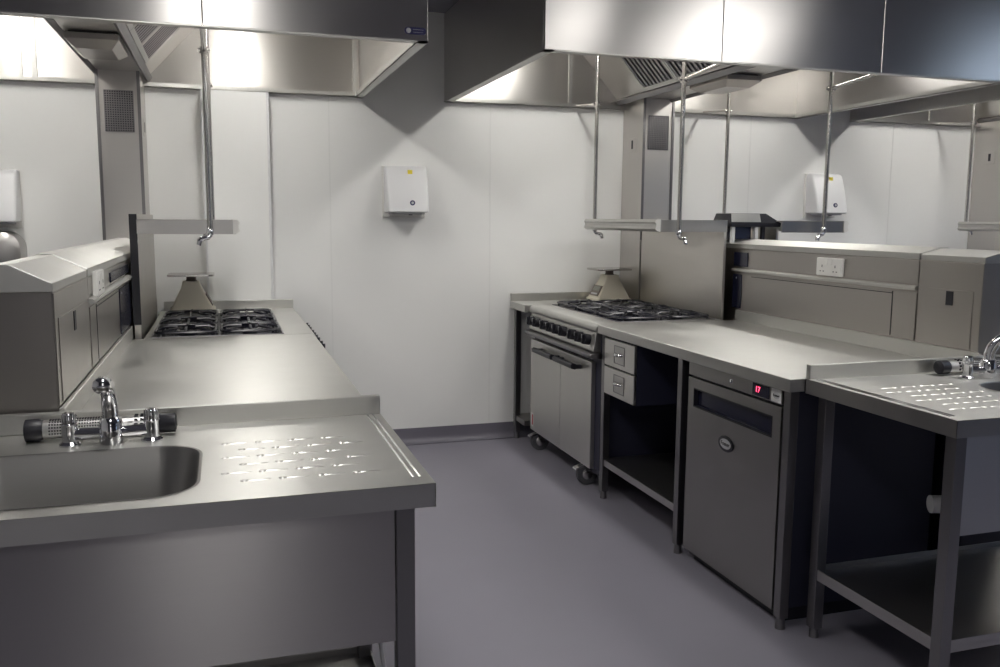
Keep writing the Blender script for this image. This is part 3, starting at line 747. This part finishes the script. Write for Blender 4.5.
# ------------------------------------------------------------------ wall fittings
def dispenser(cx, zb, label):
    t = thing('towel_dispenser', label, 'towel dispenser', (cx, W, zb), 'white wedge shaped towel dispensers on the rear wall')
    w, h = .138, .298
    m = MB(); m.box(cx-w, cx+w-.01, W-.014, W-.0005, zb-.012, zb+h); m.build('back_plate', 'white2', t, bevel=.003)
    m = MB(); rings = []
    for z, dep, ww in ((.018, .150, .118), (.024, .155, .124), (.06, .150, .126), (.16, .120, .127), (.26, .085, .128), (.288, .07, .126), (.297, .055, .118)):
        r = .016
        pts = [(cx-ww, W-.013)]
        for k in range(7):
            a = PI+PI/2*k/6; pts.append((cx-ww+r+r*math.cos(a), W-dep+r+r*math.sin(a)))
        for k in range(7):
            a = 1.5*PI+PI/2*k/6; pts.append((cx+ww-r+r*math.cos(a), W-dep+r+r*math.sin(a)))
        pts.append((cx+ww, W-.013))
        rings.append([(x, y, zb+z) for x, y in pts])
    m.loops(rings); cv = m.build('cover', 'white', t, smooth=True)
    m = MB(); m.loops([[(x, y, z) for x, y in rrect(cx-.105, cx+.105, W-.135, W-.02, .03, 5)] for z in (zb+.006, zb+.0195)]); m.build('outlet', 'greyplastic', t)
    m = MB(); m.cyl((cx+.02, W-.10, zb+.002), (cx+.02, W-.10, zb+.008), .012, 14); m.build('nozzle', 'black', t, smooth=True)
    def disc(px, pz, r, off, name, mat, par):
        yy = W-.155+(pz-.024)*.30 if pz < .06 else W-.150+(pz-.06)*.30 if pz < .16 else W-.120+(pz-.16)*.35
        g = MB(); g.lathe([(r, -.0035), (r, .010)], (cx+px, yy-off, zb+pz), 'y', 20); return g.build(name, mat, par)
    disc(.022, .075, .0155, .002, 'logo', 'navy', cv); disc(.022, .075, .008, .0035, 'logo_mark', 'silver', cv)
    g = MB(); g.box(cx+.006, cx+.034, W-.0885-.0025, W-.08, zb+.248, zb+.272); g.build('yellow_sticker', 'yellow', cv)
    return t
dispenser(1.068, 1.442, 'white towel dispenser alone on the bare wall between the two hoods')
dispenser(4.09, 1.462, 'white towel dispenser on the wall beyond the right island')
dispenser(-1.165, 1.372, 'white towel dispenser cut off by the left edge above a rounded steel fitting')

t = thing('hand_dryer', 'rounded steel hand dryer below the dispenser at the left edge', 'hand dryer', (-1.17, W, 1.03))
m = MB(); cx = -1.175
rings = []
for y, ins in ((W-.001, 0), (W-.10, 0), (W-.135, .006), (W-.15, .03)):
    pts = []
    x0, x1, z0, z1 = cx-.15+ins, cx+.15-ins, 1.03+ins, 1.342-ins
    rr = .09-ins*.8
    pts = [(x0, z0)] + [(x0+rr-rr*math.cos(a), z1-rr+rr*math.sin(a)) for a in [PI/2*k/8 for k in range(9)]] + [(x1-rr+rr*math.sin(a), z1-rr+rr*math.cos(a)) for a in [PI/2*k/8 for k in range(9)]] + [(x1, z0)]
    rings.append([(x, y, z) for x, z in pts])
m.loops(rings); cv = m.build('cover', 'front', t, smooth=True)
m = MB(); m.box(cx-.06, cx+.06, W-.12, W-.04, 1.022, 1.032); m.build('air_outlet', 'black', t)

# ------------------------------------------------------------------ black stand on the right spine
t = thing('countertop_stand', 'small black stand with a steel top on the right service spine', 'stand', (XB, 4.19, 1.31))
cx, zb = XB, 1.30
m = MB(); m.loops([[(x, y, z) for x, y in ((a, 4.12-b2), (c2, 4.12-b2), (c2, 4.27+b2), (a, 4.27+b2))] for a, c2, b2, z in ((2.590, 2.895, .02, 1.392), (2.586, 2.90, .02, 1.412), (2.596, 2.815, .0, 1.464))])
tp = m.build('top', 'black', t, bevel=.003)
m = MB(); m.loops([[(x, y, z) for x, y in ((a, q), (c2, q), (c2, q+.006), (a, q+.006))] for a, c2, q, z in ((2.590, 2.77, 4.099, 1.418), (2.597, 2.77, 4.114, 1.462))]); m.build('front_plate', 'top', tp)
m = MB(); m.box(2.61, 2.745, 4.15, 4.26, 1.324, 1.392); m.build('drawer_box', 'gloss', t, bevel=.002)
for xx, mt, zf in ((2.613, 'white', 1.3035), (2.757, 'white', 1.3135), (2.80, 'black', 1.303)):
    for yy in (4.125, 4.26):
        m = MB(); m.box(xx-.010, xx+.010, yy-.010, yy+.010, zf, 1.394); m.build('post', mt, t, bevel=.002)

# ------------------------------------------------------------------ ceiling lights
def ceiling_light(x, y, w, mat, label):
    t = thing('ceiling_light', label, 'ceiling light', (x, y, CEIL), 'fluorescent ceiling lights in front of the hoods')
    m = MB(); m.box(x-w-.02, x+w+.02, y-.62, y+.62, CEIL-.03, CEIL-.0005); m.build('housing', 'white', t, bevel=.004)
    m = MB(); m.box(x-w, x+w, y-.60, y+.60, CEIL-.036, CEIL-.029); m.build('diffuser', mat, t, bevel=.003)
for x, w, mt, lb in ((-.02, .20, 'lamp', 'white ceiling light over the foreground sink'), (2.02, .10, 'lamp', 'narrow white ceiling light over the fridge front'),
                 (3.05, .30, 'lamp', 'wide white ceiling light in front of the right hood'), (5.62, .15, 'lamp_cool', 'cool white ceiling light furthest to the right')):
    ceiling_light(x, 1.95, w, mt, lb)
ceiling_light(-.02, -1.1, .20, 'lamp_back', 'white ceiling light over the floor in front of the foreground sink')

# ------------------------------------------------------------------ world, camera, view
wd = bpy.data.worlds.new('World'); S.world = wd; wd.use_nodes = True
wd.node_tree.nodes['Background'].inputs[0].default_value = (.05, .05, .09, 1)
wd.node_tree.nodes['Background'].inputs[1].default_value = .3
cam = bpy.data.cameras.new('camera'); co = bpy.data.objects.new('camera', cam); COL.objects.link(co); S.camera = co
f, yaw, pit, roll, h = 871.99, .3066, .1304, .0071, 1.424
cam.sensor_fit = 'HORIZONTAL'; cam.sensor_width = 36; cam.lens = f*36/1000; cam.clip_start = .02
from mathutils import Matrix
r = Vector((math.cos(yaw), -math.sin(yaw), 0)); fw = Vector((math.sin(yaw)*math.cos(pit), math.cos(yaw)*math.cos(pit), -math.sin(pit))); u = r.cross(fw)
# roll: image rotated by +roll clockwise in pixel space
cr, sr = math.cos(roll), math.sin(roll)
r2 = r*cr + u*sr; u2 = u*cr - r*sr
mt = Matrix(((r2.x, u2.x, -fw.x, 0), (r2.y, u2.y, -fw.y, 0), (r2.z, u2.z, -fw.z, h), (0, 0, 0, 1)))
co.matrix_world = mt
cam.shift_y = 0
vs = S.view_settings; vs.view_transform = 'Standard'; vs.look = 'None'; vs.gamma = 1; vs.exposure = .2; vs.use_curve_mapping = False
S.cycles.use_denoising = True
S.cycles.max_bounces = 10; S.cycles.glossy_bounces = 8; S.cycles.diffuse_bounces = 5
S.cycles.sample_clamp_indirect = 6
